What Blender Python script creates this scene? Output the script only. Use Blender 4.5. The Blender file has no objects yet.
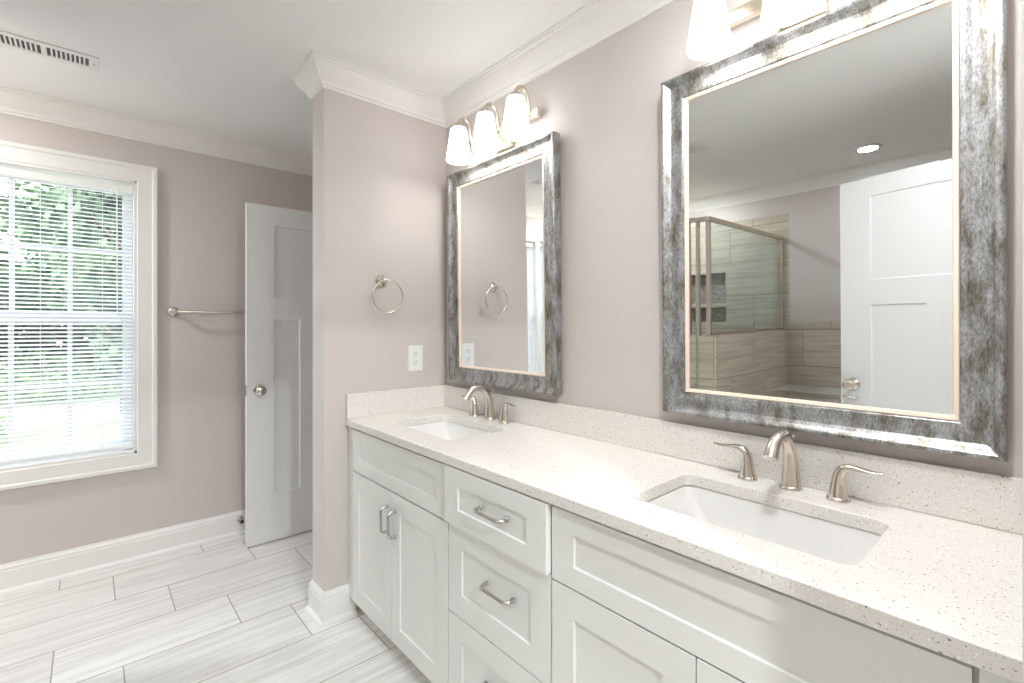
import bpy, math, random
from mathutils import Vector, Matrix
random.seed(7)
PI = math.pi
sc = bpy.context.scene
C = sc.collection

# ------------------------------------------------------------------ camera
CX, CY, CZ = 2.124, -1.413, 1.3066
cam_d = bpy.data.cameras.new('camera')
cam = bpy.data.objects.new('camera', cam_d); C.objects.link(cam)
cam.location = (CX, CY, CZ)
cam.rotation_euler = (PI / 2, 0, math.radians(48.5035))
cam_d.sensor_fit = 'HORIZONTAL'; cam_d.sensor_width = 36.0
cam_d.lens = 477.83 / 1024 * 36.0
cam_d.shift_y = -14.45 / 1024
cam_d.clip_start = 0.005; cam_d.clip_end = 200
sc.camera = cam

# ------------------------------------------------------------------ world, sun, exposure
sc.view_settings.view_transform = 'Standard'
sc.view_settings.look = 'None'
sc.view_settings.gamma = 1.0
sc.view_settings.use_curve_mapping = False
sc.view_settings.exposure = 0.33
w = bpy.data.worlds.new('sky'); sc.world = w; w.use_nodes = True
nt = w.node_tree; nt.nodes.clear()
out = nt.nodes.new('ShaderNodeOutputWorld'); bg = nt.nodes.new('ShaderNodeBackground')
sky = nt.nodes.new('ShaderNodeTexSky')
sky.sky_type = 'NISHITA'; sky.sun_disc = False; sky.sun_elevation = math.radians(50)
sky.sun_rotation = math.radians(90); sky.air_density = 1.0; sky.dust_density = 2.5
hazy = nt.nodes.new('ShaderNodeMix'); hazy.data_type = 'RGBA'
hazy.inputs[0].default_value = 0.55; hazy.inputs[7].default_value = (9.0, 9.6, 10.2, 1)
nt.links.new(sky.outputs[0], hazy.inputs[6]); nt.links.new(hazy.outputs[2], bg.inputs[0])
bg.inputs[1].default_value = 0.70
nt.links.new(bg.outputs[0], out.inputs[0])
sun_d = bpy.data.lights.new('sun', 'SUN'); sun_d.energy = 2.6; sun_d.angle = math.radians(2)
sun_d.color = (1.0, 0.96, 0.9)
sun = bpy.data.objects.new('sun', sun_d); C.objects.link(sun)
sun.rotation_euler = (math.radians(30), math.radians(28), 0)      # from the house side, so none enters the window
sc.cycles.max_bounces = 10; sc.cycles.diffuse_bounces = 6; sc.cycles.glossy_bounces = 5
sc.cycles.transparent_max_bounces = 16; sc.cycles.transmission_bounces = 6
sc.cycles.sample_clamp_indirect = 6.0
sc.cycles.caustics_reflective = False; sc.cycles.caustics_refractive = False
sc.cycles.use_denoising = True

LAMP_SHADE = 4.0      # emission of the lit frosted glass
LAMP_BULB = 0.80       # watts of each bulb
LAMP_DOWN = 8.0       # watts of each recessed and added fill light
LAMP_COL = (1.0, 0.965, 0.925)
DOWN_COL = (0.94, 0.98, 1.02)

# ------------------------------------------------------------------ dimensions (metres)
H = 2.465                                  # ceiling
XW = -1.295                                # window wall
XR = 2.115                                 # wall with the entry doorway
YB = -3.10                                 # back wall
SL, ST = 0.64, 0.141                       # stub wall length, thickness
ZC = 0.892                                 # counter top
WY0, WY1, WZ0, WZ1 = -1.99, -1.213, 0.60, 2.125    # window opening
TX = 0.644                                 # tub side face of the shower knee wall

# ------------------------------------------------------------------ helpers: objects
def setp(o, label=None, cat=None, group=None, kind=None):
    if label: o['label'] = label
    if cat: o['category'] = cat
    if group: o['group'] = group
    if kind: o['kind'] = kind
    return o

def thing(name, label, cat, loc=(0, 0, 0), rotz=0.0, group=None, kind=None):
    o = bpy.data.objects.new(name, None); C.objects.link(o)
    o.location = loc; o.rotation_euler = (0, 0, rotz); o.empty_display_size = 0.05
    return setp(o, label, cat, group, kind)

class MB:
    """collects vertices and faces of one mesh"""
    def __init__(s): s.v = []; s.f = []; s.sm = []; s.mi = []
    def add(s, vs, fs, smooth=False, mi=0, M=None):
        b = len(s.v)
        for p in vs:
            p = Vector(p)
            if M is not None: p = M @ p
            s.v.append(tuple(p))
        for f in fs:
            s.f.append([b + i for i in f]); s.sm.append(smooth); s.mi.append(mi)
        return s
    def box(s, a, b, mi=0, M=None):
        x0, x1 = sorted((a[0], b[0])); y0, y1 = sorted((a[1], b[1])); z0, z1 = sorted((a[2], b[2]))
        vs = [(x0,y0,z0),(x1,y0,z0),(x1,y1,z0),(x0,y1,z0),(x0,y0,z1),(x1,y0,z1),(x1,y1,z1),(x0,y1,z1)]
        fs = [(0,3,2,1),(4,5,6,7),(0,1,5,4),(1,2,6,5),(2,3,7,6),(3,0,4,7)]
        return s.add(vs, fs, False, mi, M)
    def tube(s, pts, rad, n=16, closed=False, caps=True, flat=None, up=None, mi=0, M=None):
        """pts path, rad number or list, flat = list of (width factor, height factor)"""
        P = [Vector(p) for p in pts]; m = len(P)
        R = rad if isinstance(rad, (list, tuple)) else [rad] * m
        T = []
        for i in range(m):
            if closed: t = P[(i + 1) % m] - P[i - 1]
            else: t = P[min(i + 1, m - 1)] - P[max(i - 1, 0)]
            T.append(t.normalized())
        ref = Vector(up) if up else (Vector((0, 0, 1)) if abs(T[0].z) < 0.9 else Vector((1, 0, 0)))
        nrm = (ref - T[0] * ref.dot(T[0])).normalized()
        vs = []
        for i in range(m):
            nrm = (nrm - T[i] * nrm.dot(T[i])).normalized(); bn = T[i].cross(nrm)
            fw, fh = flat[i] if flat else (1, 1)
            for k in range(n):
                a = 2 * PI * k / n
                vs.append(P[i] + nrm * (math.cos(a) * R[i] * fh) + bn * (math.sin(a) * R[i] * fw))
        fs = []
        for i in range(m if closed else m - 1):
            j = (i + 1) % m
            for k in range(n):
                l = (k + 1) % n
                fs.append((i*n+k, i*n+l, j*n+l, j*n+k))
        s.add(vs, fs, True, mi, M)
        if caps and not closed:
            s.add(vs[:n], [tuple(range(n - 1, -1, -1))], False, mi, M)
            s.add(vs[-n:], [tuple(range(n))], False, mi, M)
        return s
    def lathe(s, prof, n=32, M=None, mi=0, smooth=True, close=False):
        """prof list of (r, z); r 0 makes a pole"""
        vs = []; idx = []
        for r, z in prof:
            if r <= 1e-7: idx.append([len(vs)] * n); vs.append((0, 0, z))
            else:
                idx.append(list(range(len(vs), len(vs) + n)))
                vs += [(r*math.cos(2*PI*k/n), r*math.sin(2*PI*k/n), z) for k in range(n)]
        fs = []
        L = len(prof)
        for i in range(L if close else L - 1):
            A, B = idx[i], idx[(i + 1) % L]
            for k in range(n):
                l = (k + 1) % n
                f = [A[k], A[l], B[l], B[k]]; g = []
                for q in f:
                    if q not in g: g.append(q)
                if len(g) > 2: fs.append(tuple(g))
        return s.add(vs, fs, smooth, mi, M)
    def prism(s, poly, d, M=None, mi=0):
        """poly in xy extruded 0..d in z"""
        n = len(poly)
        vs = [(x, y, 0) for x, y in poly] + [(x, y, d) for x, y in poly]
        fs = [tuple(range(n - 1, -1, -1)), tuple(range(n, 2 * n))]
        fs += [(i, (i+1) % n, n + (i+1) % n, n + i) for i in range(n)]
        return s.add(vs, fs, False, mi, M)
    def sphere(s, c, r, n=16, sc3=(1, 1, 1), mi=0, M=None):
        m = n // 2
        vs = [(c[0], c[1], c[2] - r*sc3[2])]
        for i in range(1, m):
            a = -PI/2 + PI*i/m
            for k in range(n):
                b = 2*PI*k/n
                vs.append((c[0]+r*sc3[0]*math.cos(a)*math.cos(b), c[1]+r*sc3[1]*math.cos(a)*math.sin(b), c[2]+r*sc3[2]*math.sin(a)))
        vs.append((c[0], c[1], c[2] + r*sc3[2]))
        fs = [(0, 1+(k+1) % n, 1+k) for k in range(n)]
        for i in range(m - 2):
            for k in range(n):
                l = (k+1) % n; fs.append((1+i*n+k, 1+i*n+l, 1+(i+1)*n+l, 1+(i+1)*n+k))
        t = len(vs) - 1; b = 1 + (m-2)*n
        fs += [(b+k, b+(k+1) % n, t) for k in range(n)]
        return s.add(vs, fs, True, mi, M)
    def build(s, name, mat, parent=None, bevel=0, seg=2, label=None):
        me = bpy.data.meshes.new(name)
        me.from_pydata(s.v, [], s.f); me.update()
        for m_ in (mat if isinstance(mat, (list, tuple)) else [mat]): me.materials.append(m_)
        me.polygons.foreach_set('use_smooth', s.sm); me.polygons.foreach_set('material_index', s.mi)
        me.update()
        o = bpy.data.objects.new(name, me); C.objects.link(o)
        if parent is not None: o.parent = parent
        if bevel:
            b = o.modifiers.new('bevel', 'BEVEL'); b.width = bevel; b.segments = seg
            b.limit_method = 'ANGLE'; b.angle_limit = math.radians(40); b.harden_normals = False
        if label: o['label'] = label
        return o

def copy_tree(o, parent=None, top=True):
    c = o.copy(); C.objects.link(c)
    if parent is not None: c.parent = parent
    for ch in list(o.children): copy_tree(ch, c, False)
    return c

def RX(a): return Matrix.Rotation(a, 4, 'X')
def RY(a): return Matrix.Rotation(a, 4, 'Y')
def RZ(a): return Matrix.Rotation(a, 4, 'Z')
def TR(x, y, z): return Matrix.Translation((x, y, z))

def panel_slab(mb, w, h, th, panels, depth, both=False, mi=0, M=None, taper=0.0):
    """slab of width w (x), height h (z), front at y=0 facing -y, back at y=th, with recessed rectangles"""
    xs = sorted(set([0, w] + [p[0] for p in panels] + [p[1] for p in panels]))
    zs = sorted(set([0, h] + [p[2] for p in panels] + [p[3] for p in panels]))
    def rec(i, j):
        cx = (xs[i] + xs[i+1]) / 2; cz = (zs[j] + zs[j+1]) / 2
        return any(p[0] < cx < p[1] and p[2] < cz < p[3] for p in panels)
    nx, nz = len(xs) - 1, len(zs) - 1
    for side in ((0, 1) if both else (0,)):
        ys = (lambda d: d) if side == 0 else (lambda d: th - d)
        for i in range(nx):
            for j in range(nz):
                if rec(i, j): continue
                q = [(xs[i], ys(0), zs[j]), (xs[i+1], ys(0), zs[j]), (xs[i+1], ys(0), zs[j+1]), (xs[i], ys(0), zs[j+1])]
                mb.add(q if side == 0 else q[::-1], [(0, 1, 2, 3)], False, mi, M)
        for p in panels:
            a, b, c, d = p; t = taper
            o_ = [(a, ys(0), c), (b, ys(0), c), (b, ys(0), d), (a, ys(0), d)]
            i_ = [(a+t, ys(depth), c+t), (b-t, ys(depth), c+t), (b-t, ys(depth), d-t), (a+t, ys(depth), d-t)]
            fs = [(0, 1, 5, 4), (1, 2, 6, 5), (2, 3, 7, 6), (3, 0, 4, 7), (4, 5, 6, 7)]
            if side: fs = [f[::-1] for f in fs]
            mb.add(o_ + i_, fs, False, mi, M)
    if not both:
        mb.add([(0, th, 0), (w, th, 0), (w, th, h), (0, th, h)], [(3, 2, 1, 0)], False, mi, M)
    vs = [(0, 0, 0), (w, 0, 0), (w, 0, h), (0, 0, h), (0, th, 0), (w, th, 0), (w, th, h), (0, th, h)]
    mb.add(vs, [(0, 4, 5, 1), (1, 5, 6, 2), (2, 6, 7, 3), (3, 7, 4, 0)], False, mi, M)
    return mb

def sweep_seg(prof, a, b, na, nb, flip=False):
    """prof (out, z) pushed from a to b; na, nb: 2D offset vectors (mitres) per unit of 'out'"""
    mb = MB(); n = len(prof)
    vs = [(a[0] + na[0]*o, a[1] + na[1]*o, z) for o, z in prof] + [(b[0] + nb[0]*o, b[1] + nb[1]*o, z) for o, z in prof]
    fs = [(i, (i+1) % n, n + (i+1) % n, n + i) for i in range(n)] + [tuple(range(n-1, -1, -1)), tuple(range(n, 2*n))]
    if flip: fs = [f[::-1] for f in fs]
    return mb.add(vs, fs)

def rrect(cx, cy, w, h, r, n=6):
    P = []
    for (sx, sy, a0) in ((1, 1, 0), (-1, 1, 90), (-1, -1, 180), (1, -1, 270)):
        for k in range(n + 1):
            a = math.radians(a0 + 90 * k / n)
            P.append((cx + sx*(w/2 - r) + r*math.cos(a), cy + sy*(h/2 - r) + r*math.sin(a)))
    return P

# ------------------------------------------------------------------ helpers: materials
def newmat(name):
    m = bpy.data.materials.new(name); m.use_nodes = True
    return m, m.node_tree, m.node_tree.nodes['Principled BSDF']
def lin(c):
    return tuple(((x/255)/12.92 if x/255 <= .04045 else ((x/255 + .055)/1.055)**2.4) for x in c) + (1,)
def simple(name, col, rough=0.5, metal=0.0, spec=0.5, noise=0.0, nscale=40, bump=0.0, coat=0.0):
    m, t, p = newmat(name)
    p.inputs['Base Color'].default_value = col; p.inputs['Roughness'].default_value = rough
    p.inputs['Metallic'].default_value = metal; p.inputs['Specular IOR Level'].default_value = spec
    p.inputs['Coat Weight'].default_value = coat
    if noise or bump:
        tc = t.nodes.new('ShaderNodeTexCoord'); n = t.nodes.new('ShaderNodeTexNoise')
        n.inputs['Scale'].default_value = nscale; n.inputs['Detail'].default_value = 4
        t.links.new(tc.outputs['Object'], n.inputs['Vector'])
        if noise:
            mx = t.nodes.new('ShaderNodeMix'); mx.data_type = 'RGBA'
            mx.inputs[6].default_value = tuple(c*(1-noise) for c in col[:3]) + (1,)
            mx.inputs[7].default_value = tuple(min(1, c*(1+noise)) for c in col[:3]) + (1,)
            t.links.new(n.outputs[0], mx.inputs[0]); t.links.new(mx.outputs[2], p.inputs['Base Color'])
        if bump:
            b = t.nodes.new('ShaderNodeBump'); b.inputs['Strength'].default_value = bump; b.inputs['Distance'].default_value = 0.002
            t.links.new(n.outputs[0], b.inputs['Height']); t.links.new(b.outputs[0], p.inputs['Normal'])
    return m

M = {}
M['wall'] = simple('wall_paint', lin((209, 201, 197)), 0.55, noise=0.01, nscale=220, bump=0.12)
M['ceil'] = simple('ceiling_paint', lin((243, 243, 242)), 0.7)
M['trim'] = simple('trim_paint', lin((238, 237, 234)), 0.35)
M['door'] = simple('door_paint', lin((236, 236, 235)), 0.35)
M['cab'] = simple('cabinet_paint', lin((232, 232, 228)), 0.38)
M['cabin'] = simple('cabinet_inside', lin((200, 190, 170)), 0.6)
M['porc'] = simple('porcelain', lin((232, 231, 229)), 0.08, coat=0.5)
M['plastic'] = simple('white_plastic', lin((240, 240, 238)), 0.3)
M['slot'] = simple('dark_slot', (0.03, 0.03, 0.03, 1), 0.6)
M['ventdark'] = simple('vent_dark', lin((95, 98, 100)), 0.8)
M['nickel'] = simple('brushed_nickel', (0.70, 0.64, 0.57, 1), 0.22, metal=1.0, noise=0.04, nscale=60)
M['pull'] = simple('dark_nickel', (0.50, 0.48, 0.46, 1), 0.25, metal=1.0)
M['liner'] = simple('frame_liner', lin((243, 226, 208)), 0.35)
M['brass'] = simple('satin_brass', (0.66, 0.57, 0.45, 1), 0.28, metal=1.0)
M['mirror'] = simple('mirror_silver', (0.91, 0.935, 0.93, 1), 0.0, metal=1.0)
M['rubber'] = simple('brown_rubber', (0.07, 0.05, 0.04, 1), 0.6)
M['vinyl'] = simple('window_vinyl', lin((240, 242, 245)), 0.4)
M['grille'] = simple('grille_enamel', lin((236, 236, 233)), 0.5)
M['beige_plate'] = simple('baffle_white', lin((240, 238, 230)), 0.5)

def slat_mat():
    m, t, p = newmat('blind_slat')
    p.inputs['Base Color'].default_value = lin((238, 240, 244)); p.inputs['Roughness'].default_value = 0.45
    tr = t.nodes.new('ShaderNodeBsdfTranslucent'); tr.inputs[0].default_value = (0.8, 0.83, 0.88, 1)
    mx = t.nodes.new('ShaderNodeMixShader'); mx.inputs[0].default_value = 0.25
    o = t.nodes['Material Output']
    t.links.new(p.outputs[0], mx.inputs[1]); t.links.new(tr.outputs[0], mx.inputs[2]); t.links.new(mx.outputs[0], o.inputs[0])
    return m
M['slat'] = slat_mat()

def glass_mat(name, tint):
    m = bpy.data.materials.new(name); m.use_nodes = True; t = m.node_tree; t.nodes.clear()
    o = t.nodes.new('ShaderNodeOutputMaterial'); tr = t.nodes.new('ShaderNodeBsdfTransparent'); gl = t.nodes.new('ShaderNodeBsdfGlossy')
    lw = t.nodes.new('ShaderNodeLayerWeight'); fr = t.nodes.new('ShaderNodeMapRange'); fr.inputs[3].default_value = 0.04; fr.inputs[4].default_value = 1.0
    pw = t.nodes.new('ShaderNodeMath'); pw.operation = 'POWER'; pw.inputs[1].default_value = 5.0
    t.links.new(lw.outputs['Facing'], pw.inputs[0]); t.links.new(pw.outputs[0], fr.inputs[0]); lw.inputs[0].default_value = 0.5; mx = t.nodes.new('ShaderNodeMixShader')
    tr.inputs[0].default_value = tint; gl.inputs['Roughness'].default_value = 0.0
    t.links.new(fr.outputs[0], mx.inputs[0]); t.links.new(tr.outputs[0], mx.inputs[1]); t.links.new(gl.outputs[0], mx.inputs[2])
    t.links.new(mx.outputs[0], o.inputs[0]); return m
M['glass'] = glass_mat('window_glass', (0.97, 0.98, 0.98, 1))
M['shower_glass'] = glass_mat('shower_glass', (0.90, 0.945, 0.945, 1))

def emit_mat(name, col, s):
    m, t, p = newmat(name)
    p.inputs['Base Color'].default_value = (0.9, 0.9, 0.88, 1)
    p.inputs['Emission Color'].default_value = tuple(col) + (1,); p.inputs['Emission Strength'].default_value = s
    p.inputs['Roughness'].default_value = 0.3
    return m
M['shade'] = emit_mat('lit_frosted_glass', (1.0, 0.98, 0.955), LAMP_SHADE)
M['bulb'] = emit_mat('lit_bulb', (1.0, 0.95, 0.88), 29)
M['down'] = emit_mat('lit_downlight_lens', (1.0, 0.95, 0.87), 6)

def math_node(t, op, a, b=None, c=None):
    n = t.nodes.new('ShaderNodeMath'); n.operation = op
    for i, x in enumerate((a, b, c)):
        if x is None: continue
        if isinstance(x, (int, float)): n.inputs[i].default_value = x
        else: t.links.new(x, n.inputs[i])
    return n.outputs[0]

def tile_mat(name, mode, length, width, shift, l0, w0, base, vein, grout, gw, rough=0.35, vein_amt=0.6, spec=0.4):
    """rectangular tiles in a staggered bond with long thin veins. mode 'floor': long side along y, rows along x.
    mode 'wall': long side along x+y, rows along z"""
    m, t, p = newmat(name)
    tc = t.nodes.new('ShaderNodeTexCoord'); sp = t.nodes.new('ShaderNodeSeparateXYZ')
    t.links.new(tc.outputs['Object'], sp.inputs[0])
    if mode == 'floor': L, W = sp.outputs[1], sp.outputs[0]
    else: L, W = math_node(t, 'ADD', sp.outputs[0], sp.outputs[1]), sp.outputs[2]
    wr = math_node(t, 'DIVIDE', math_node(t, 'SUBTRACT', W, w0), width)
    row = math_node(t, 'FLOOR', wr); fw = math_node(t, 'SUBTRACT', wr, row)
    lr = math_node(t, 'DIVIDE', math_node(t, 'SUBTRACT', math_node(t, 'SUBTRACT', L, l0), math_node(t, 'MULTIPLY', row, shift)), length)
    col = math_node(t, 'FLOOR', lr); fl = math_node(t, 'SUBTRACT', lr, col)
    dw = math_node(t, 'MULTIPLY', math_node(t, 'MINIMUM', fw, math_node(t, 'SUBTRACT', 1.0, fw)), width)
    dl = math_node(t, 'MULTIPLY', math_node(t, 'MINIMUM', fl, math_node(t, 'SUBTRACT', 1.0, fl)), length)
    d = math_node(t, 'MINIMUM', dw, dl)
    isg = math_node(t, 'LESS_THAN', d, gw / 2)
    # veins: noise stretched along the long side, shifted per tile
    cid = math_node(t, 'ADD', math_node(t, 'MULTIPLY', row, 7.31), math_node(t, 'MULTIPLY', col, 3.77))
    cb = t.nodes.new('ShaderNodeCombineXYZ')
    t.links.new(math_node(t, 'MULTIPLY', L, 1.3), cb.inputs[0])
    t.links.new(math_node(t, 'ADD', math_node(t, 'MULTIPLY', W, 26.0), cid), cb.inputs[1])
    t.links.new(math_node(t, 'MULTIPLY', cid, 1.7), cb.inputs[2])
    n1 = t.nodes.new('ShaderNodeTexNoise'); n1.inputs['Scale'].default_value = 1.6; n1.inputs['Detail'].default_value = 8; n1.inputs['Roughness'].default_value = 0.68
    n1.inputs['Distortion'].default_value = 0.35
    t.links.new(cb.outputs[0], n1.inputs['Vector'])
    r1 = t.nodes.new('ShaderNodeMapRange'); r1.inputs[1].default_value = 0.42; r1.inputs[2].default_value = 0.70
    t.links.new(n1.outputs[0], r1.inputs[0])
    mx = t.nodes.new('ShaderNodeMix'); mx.data_type = 'RGBA'
    t.links.new(math_node(t, 'MULTIPLY', r1.outputs[0], vein_amt), mx.inputs[0])
    mx.inputs[6].default_value = base; mx.inputs[7].default_value = vein
    # a little tone change from tile to tile
    wn = t.nodes.new('ShaderNodeTexWhiteNoise'); wn.noise_dimensions = '1D'; t.links.new(cid, wn.inputs['W'])
    br = t.nodes.new('ShaderNodeHueSaturation')
    t.links.new(math_node(t, 'ADD', 0.96, math_node(t, 'MULTIPLY', wn.outputs[0], 0.07)), br.inputs['Value'])
    t.links.new(mx.outputs[2], br.inputs['Color'])
    m2 = t.nodes.new('ShaderNodeMix'); m2.data_type = 'RGBA'
    t.links.new(isg, m2.inputs[0]); t.links.new(br.outputs[0], m2.inputs[6]); m2.inputs[7].default_value = grout
    t.links.new(m2.outputs[2], p.inputs['Base Color'])
    p.inputs['Roughness'].default_value = rough; p.inputs['Specular IOR Level'].default_value = spec
    bp = t.nodes.new('ShaderNodeBump'); bp.inputs['Strength'].default_value = 0.35; bp.inputs['Distance'].default_value = 0.002
    t.links.new(math_node(t, 'SUBTRACT', 1.0, isg), bp.inputs['Height']); t.links.new(bp.outputs[0], p.inputs['Normal'])
    return m
M['floor'] = tile_mat('floor_tile', 'floor', 0.61, 0.2965, 0.205, -1.32, -1.1385, lin((238, 236, 233)), lin((188, 183, 177)), lin((160, 151, 142)), 0.0045, 0.33, 0.62)
M['wtile'] = tile_mat('shower_tile', 'wall', 0.61, 0.305, 0.203, 0.1, 0.0, lin((205, 197, 182)), lin((158, 146, 126)), lin((135, 124, 108)), 0.004, 0.3, 0.8)

def mosaic_mat():
    m, t, p = newmat('niche_mosaic')
    tc = t.nodes.new('ShaderNodeTexCoord'); v = t.nodes.new('ShaderNodeTexVoronoi'); v.inputs['Scale'].default_value = 45
    t.links.new(tc.outputs['Object'], v.inputs['Vector'])
    cr = t.nodes.new('ShaderNodeValToRGB'); cr.color_ramp.elements[0].color = lin((120, 118, 112)); cr.color_ramp.elements[1].color = lin((180, 176, 168))
    t.links.new(v.outputs['Color'], cr.inputs[0]); t.links.new(cr.outputs[0], p.inputs['Base Color']); p.inputs['Roughness'].default_value = 0.3
    return m
M['mosaic'] = mosaic_mat()

def quartz(name, base):
    m, t, p = newmat(name)
    tc = t.nodes.new('ShaderNodeTexCoord')
    cur = None
    mx0 = t.nodes.new('ShaderNodeRGB'); mx0.outputs[0].default_value = base; cur = mx0.outputs[0]
    for (scale, thr, colr, keep) in ((180, 0.26, lin((150, 140, 127)), 0.18), (260, 0.34, lin((210, 201, 189)), 0.40), (170, 0.30, lin((252, 252, 250)), 0.30), (120, 0.19, lin((92, 85, 78)), 0.11)):
        v = t.nodes.new('ShaderNodeTexVoronoi'); v.inputs['Scale'].default_value = scale
        nz = t.nodes.new('ShaderNodeTexNoise'); nz.inputs['Scale'].default_value = scale*2.2
        va = t.nodes.new('ShaderNodeVectorMath'); va.operation = 'MULTIPLY_ADD'
        va.inputs[1].default_value = (0.004, 0.004, 0.004)
        t.links.new(tc.outputs['Object'], nz.inputs['Vector']); t.links.new(nz.outputs['Color'], va.inputs[0]); t.links.new(tc.outputs['Object'], va.inputs[2])
        t.links.new(va.outputs[0], v.inputs['Vector'])
        s = t.nodes.new('ShaderNodeSeparateColor'); t.links.new(v.outputs['Color'], s.inputs[0])
        on = math_node(t, 'MULTIPLY', math_node(t, 'LESS_THAN', v.outputs['Distance'], thr), math_node(t, 'LESS_THAN', s.outputs[0], keep))
        mx = t.nodes.new('ShaderNodeMix'); mx.data_type = 'RGBA'; t.links.new(math_node(t, 'MULTIPLY', on, 0.85), mx.inputs[0])
        t.links.new(cur, mx.inputs[6]); mx.inputs[7].default_value = colr; cur = mx.outputs[2]
    t.links.new(cur, p.inputs['Base Color']); p.inputs['Roughness'].default_value = 0.16
    return m
M['quartz'] = quartz('speckled_quartz', lin((233, 229, 223)))

def frame_mat():
    m, t, p = newmat('antique_silver_leaf')
    tc = t.nodes.new('ShaderNodeTexCoord')
    n1 = t.nodes.new('ShaderNodeTexNoise'); n1.inputs['Scale'].default_value = 30; n1.inputs['Detail'].default_value = 6; n1.inputs['Roughness'].default_value = 0.7
    n2 = t.nodes.new('ShaderNodeTexNoise'); n2.inputs['Scale'].default_value = 260; n2.inputs['Detail'].default_value = 4; n2.inputs['Roughness'].default_value = 0.8
    mp = t.nodes.new('ShaderNodeMapping'); mp.inputs['Scale'].default_value = (1.0, 1.0, 0.35)
    t.links.new(tc.outputs['Object'], mp.inputs['Vector']); t.links.new(mp.outputs[0], n1.inputs['Vector']); t.links.new(mp.outputs[0], n2.inputs['Vector'])
    c1 = t.nodes.new('ShaderNodeValToRGB'); e = c1.color_ramp.elements
    e[0].position = 0.38; e[0].color = lin((142, 136, 124)); e[1].position = 0.58; e[1].color = lin((206, 208, 210))
    c2 = t.nodes.new('ShaderNodeValToRGB'); e = c2.color_ramp.elements
    e[0].position = 0.36; e[0].color = lin((120, 120, 122)); e[1].position = 0.62; e[1].color = lin((245, 245, 245))
    t.links.new(n1.outputs[0], c1.inputs[0]); t.links.new(n2.outputs[0], c2.inputs[0])
    mx = t.nodes.new('ShaderNodeMix'); mx.data_type = 'RGBA'; mx.blend_type = 'MULTIPLY'; mx.inputs[0].default_value = 0.75
    t.links.new(c1.outputs[0], mx.inputs[6]); t.links.new(c2.outputs[0], mx.inputs[7]); t.links.new(mx.outputs[2], p.inputs['Base Color'])
    p.inputs['Metallic'].default_value = 0.72
    rr = t.nodes.new('ShaderNodeMapRange'); rr.inputs[3].default_value = 0.48; rr.inputs[4].default_value = 0.30
    t.links.new(n2.outputs[0], rr.inputs[0]); t.links.new(rr.outputs[0], p.inputs['Roughness'])
    return m
M['frame'] = frame_mat()

def leaf_mat(name, a, b):
    m, t, p = newmat(name)
    tc = t.nodes.new('ShaderNodeTexCoord'); n = t.nodes.new('ShaderNodeTexNoise'); n.inputs['Scale'].default_value = 1.5
    t.links.new(tc.outputs['Object'], n.inputs['Vector'])
    cr = t.nodes.new('ShaderNodeValToRGB'); cr.color_ramp.elements[0].color = a; cr.color_ramp.elements[1].color = b
    cr.color_ramp.elements[0].position = .35; cr.color_ramp.elements[1].position = .65
    t.links.new(n.outputs[0], cr.inputs[0]); t.links.new(cr.outputs[0], p.inputs['Base Color']); p.inputs['Roughness'].default_value = 0.6
    return m
M['leaf'] = leaf_mat('tree_leaves', lin((70, 96, 66)), lin((128, 158, 108)))
M['pine'] = leaf_mat('pine_needles', lin((62, 84, 70)), lin((112, 136, 104)))
M['bark'] = simple('bark', lin((120, 108, 96)), 0.9, noise=0.3, nscale=12)
M['grass'] = simple('lawn', lin((120, 140, 98)), 0.9, noise=0.2, nscale=3)
M['drive'] = simple('concrete_drive', lin((190, 183, 176)), 0.9, noise=0.06, nscale=2)
M['hallfloor'] = simple('bedroom_carpet', lin((196, 186, 172)), 0.95, noise=0.05, nscale=80)

# ================================================================== SETTING
def struct(mb, name, mat, label, cat, bevel=0):
    o = mb.build(name, mat, None, bevel); return setp(o, label, cat, kind='structure')

T = 0.12
mb = MB(); mb.box((XW - 0.16, YB - 0.2, -0.1), (XR + 0.1, 0.9, 0))
struct(mb, 'floor', M['floor'], 'pale grey vein-cut tile floor laid in a staggered bond', 'floor')
mb = MB(); mb.box((XW - 0.16, YB - 0.2, H), (XR + 0.12, 0.9, H + 0.1))
struct(mb, 'ceiling', M['ceil'], 'flat white painted ceiling of the bathroom', 'ceiling')
# window wall (left): opening left free
mb = MB()
mb.box((XW - 0.16, YB - 0.2, 0), (XW, WY0, H)); mb.box((XW - 0.16, WY1, 0), (XW, 0.9, H))
mb.box((XW - 0.16, WY0, 0), (XW, WY1, WZ0)); mb.box((XW - 0.16, WY0, WZ1), (XW, WY1, H))
struct(mb, 'wall_left', M['wall'], 'mauve grey painted wall around the window with the blind', 'wall')
# mirror wall, going on behind the stub wall with the closet doorway
DX0, DX1, DZ = -1.050, -0.300, 2.055
mb = MB()
mb.box((DX1, 0, 0), (XR + 0.12, T, H)); mb.box((XW, 0, 0), (DX0, T, H)); mb.box((DX0, 0, DZ), (DX1, T, H))
struct(mb, 'wall_front', M['wall'], 'warm beige painted wall carrying both framed mirrors', 'wall')
mb = MB()
mb.box((XW, 0.8, 0), (0.3, 0.9, H)); mb.box((0.2, T, 0), (0.3, 0.8, H))
struct(mb, 'wall_closet', M['wall'], 'closet walls behind the open white door', 'wall')
mb = MB(); mb.box((-ST, -SL, 0), (0, 0, H))
struct(mb, 'wall_stub', M['wall'], 'short beige return wall with towel ring and outlet at the vanity end', 'wall')
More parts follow.
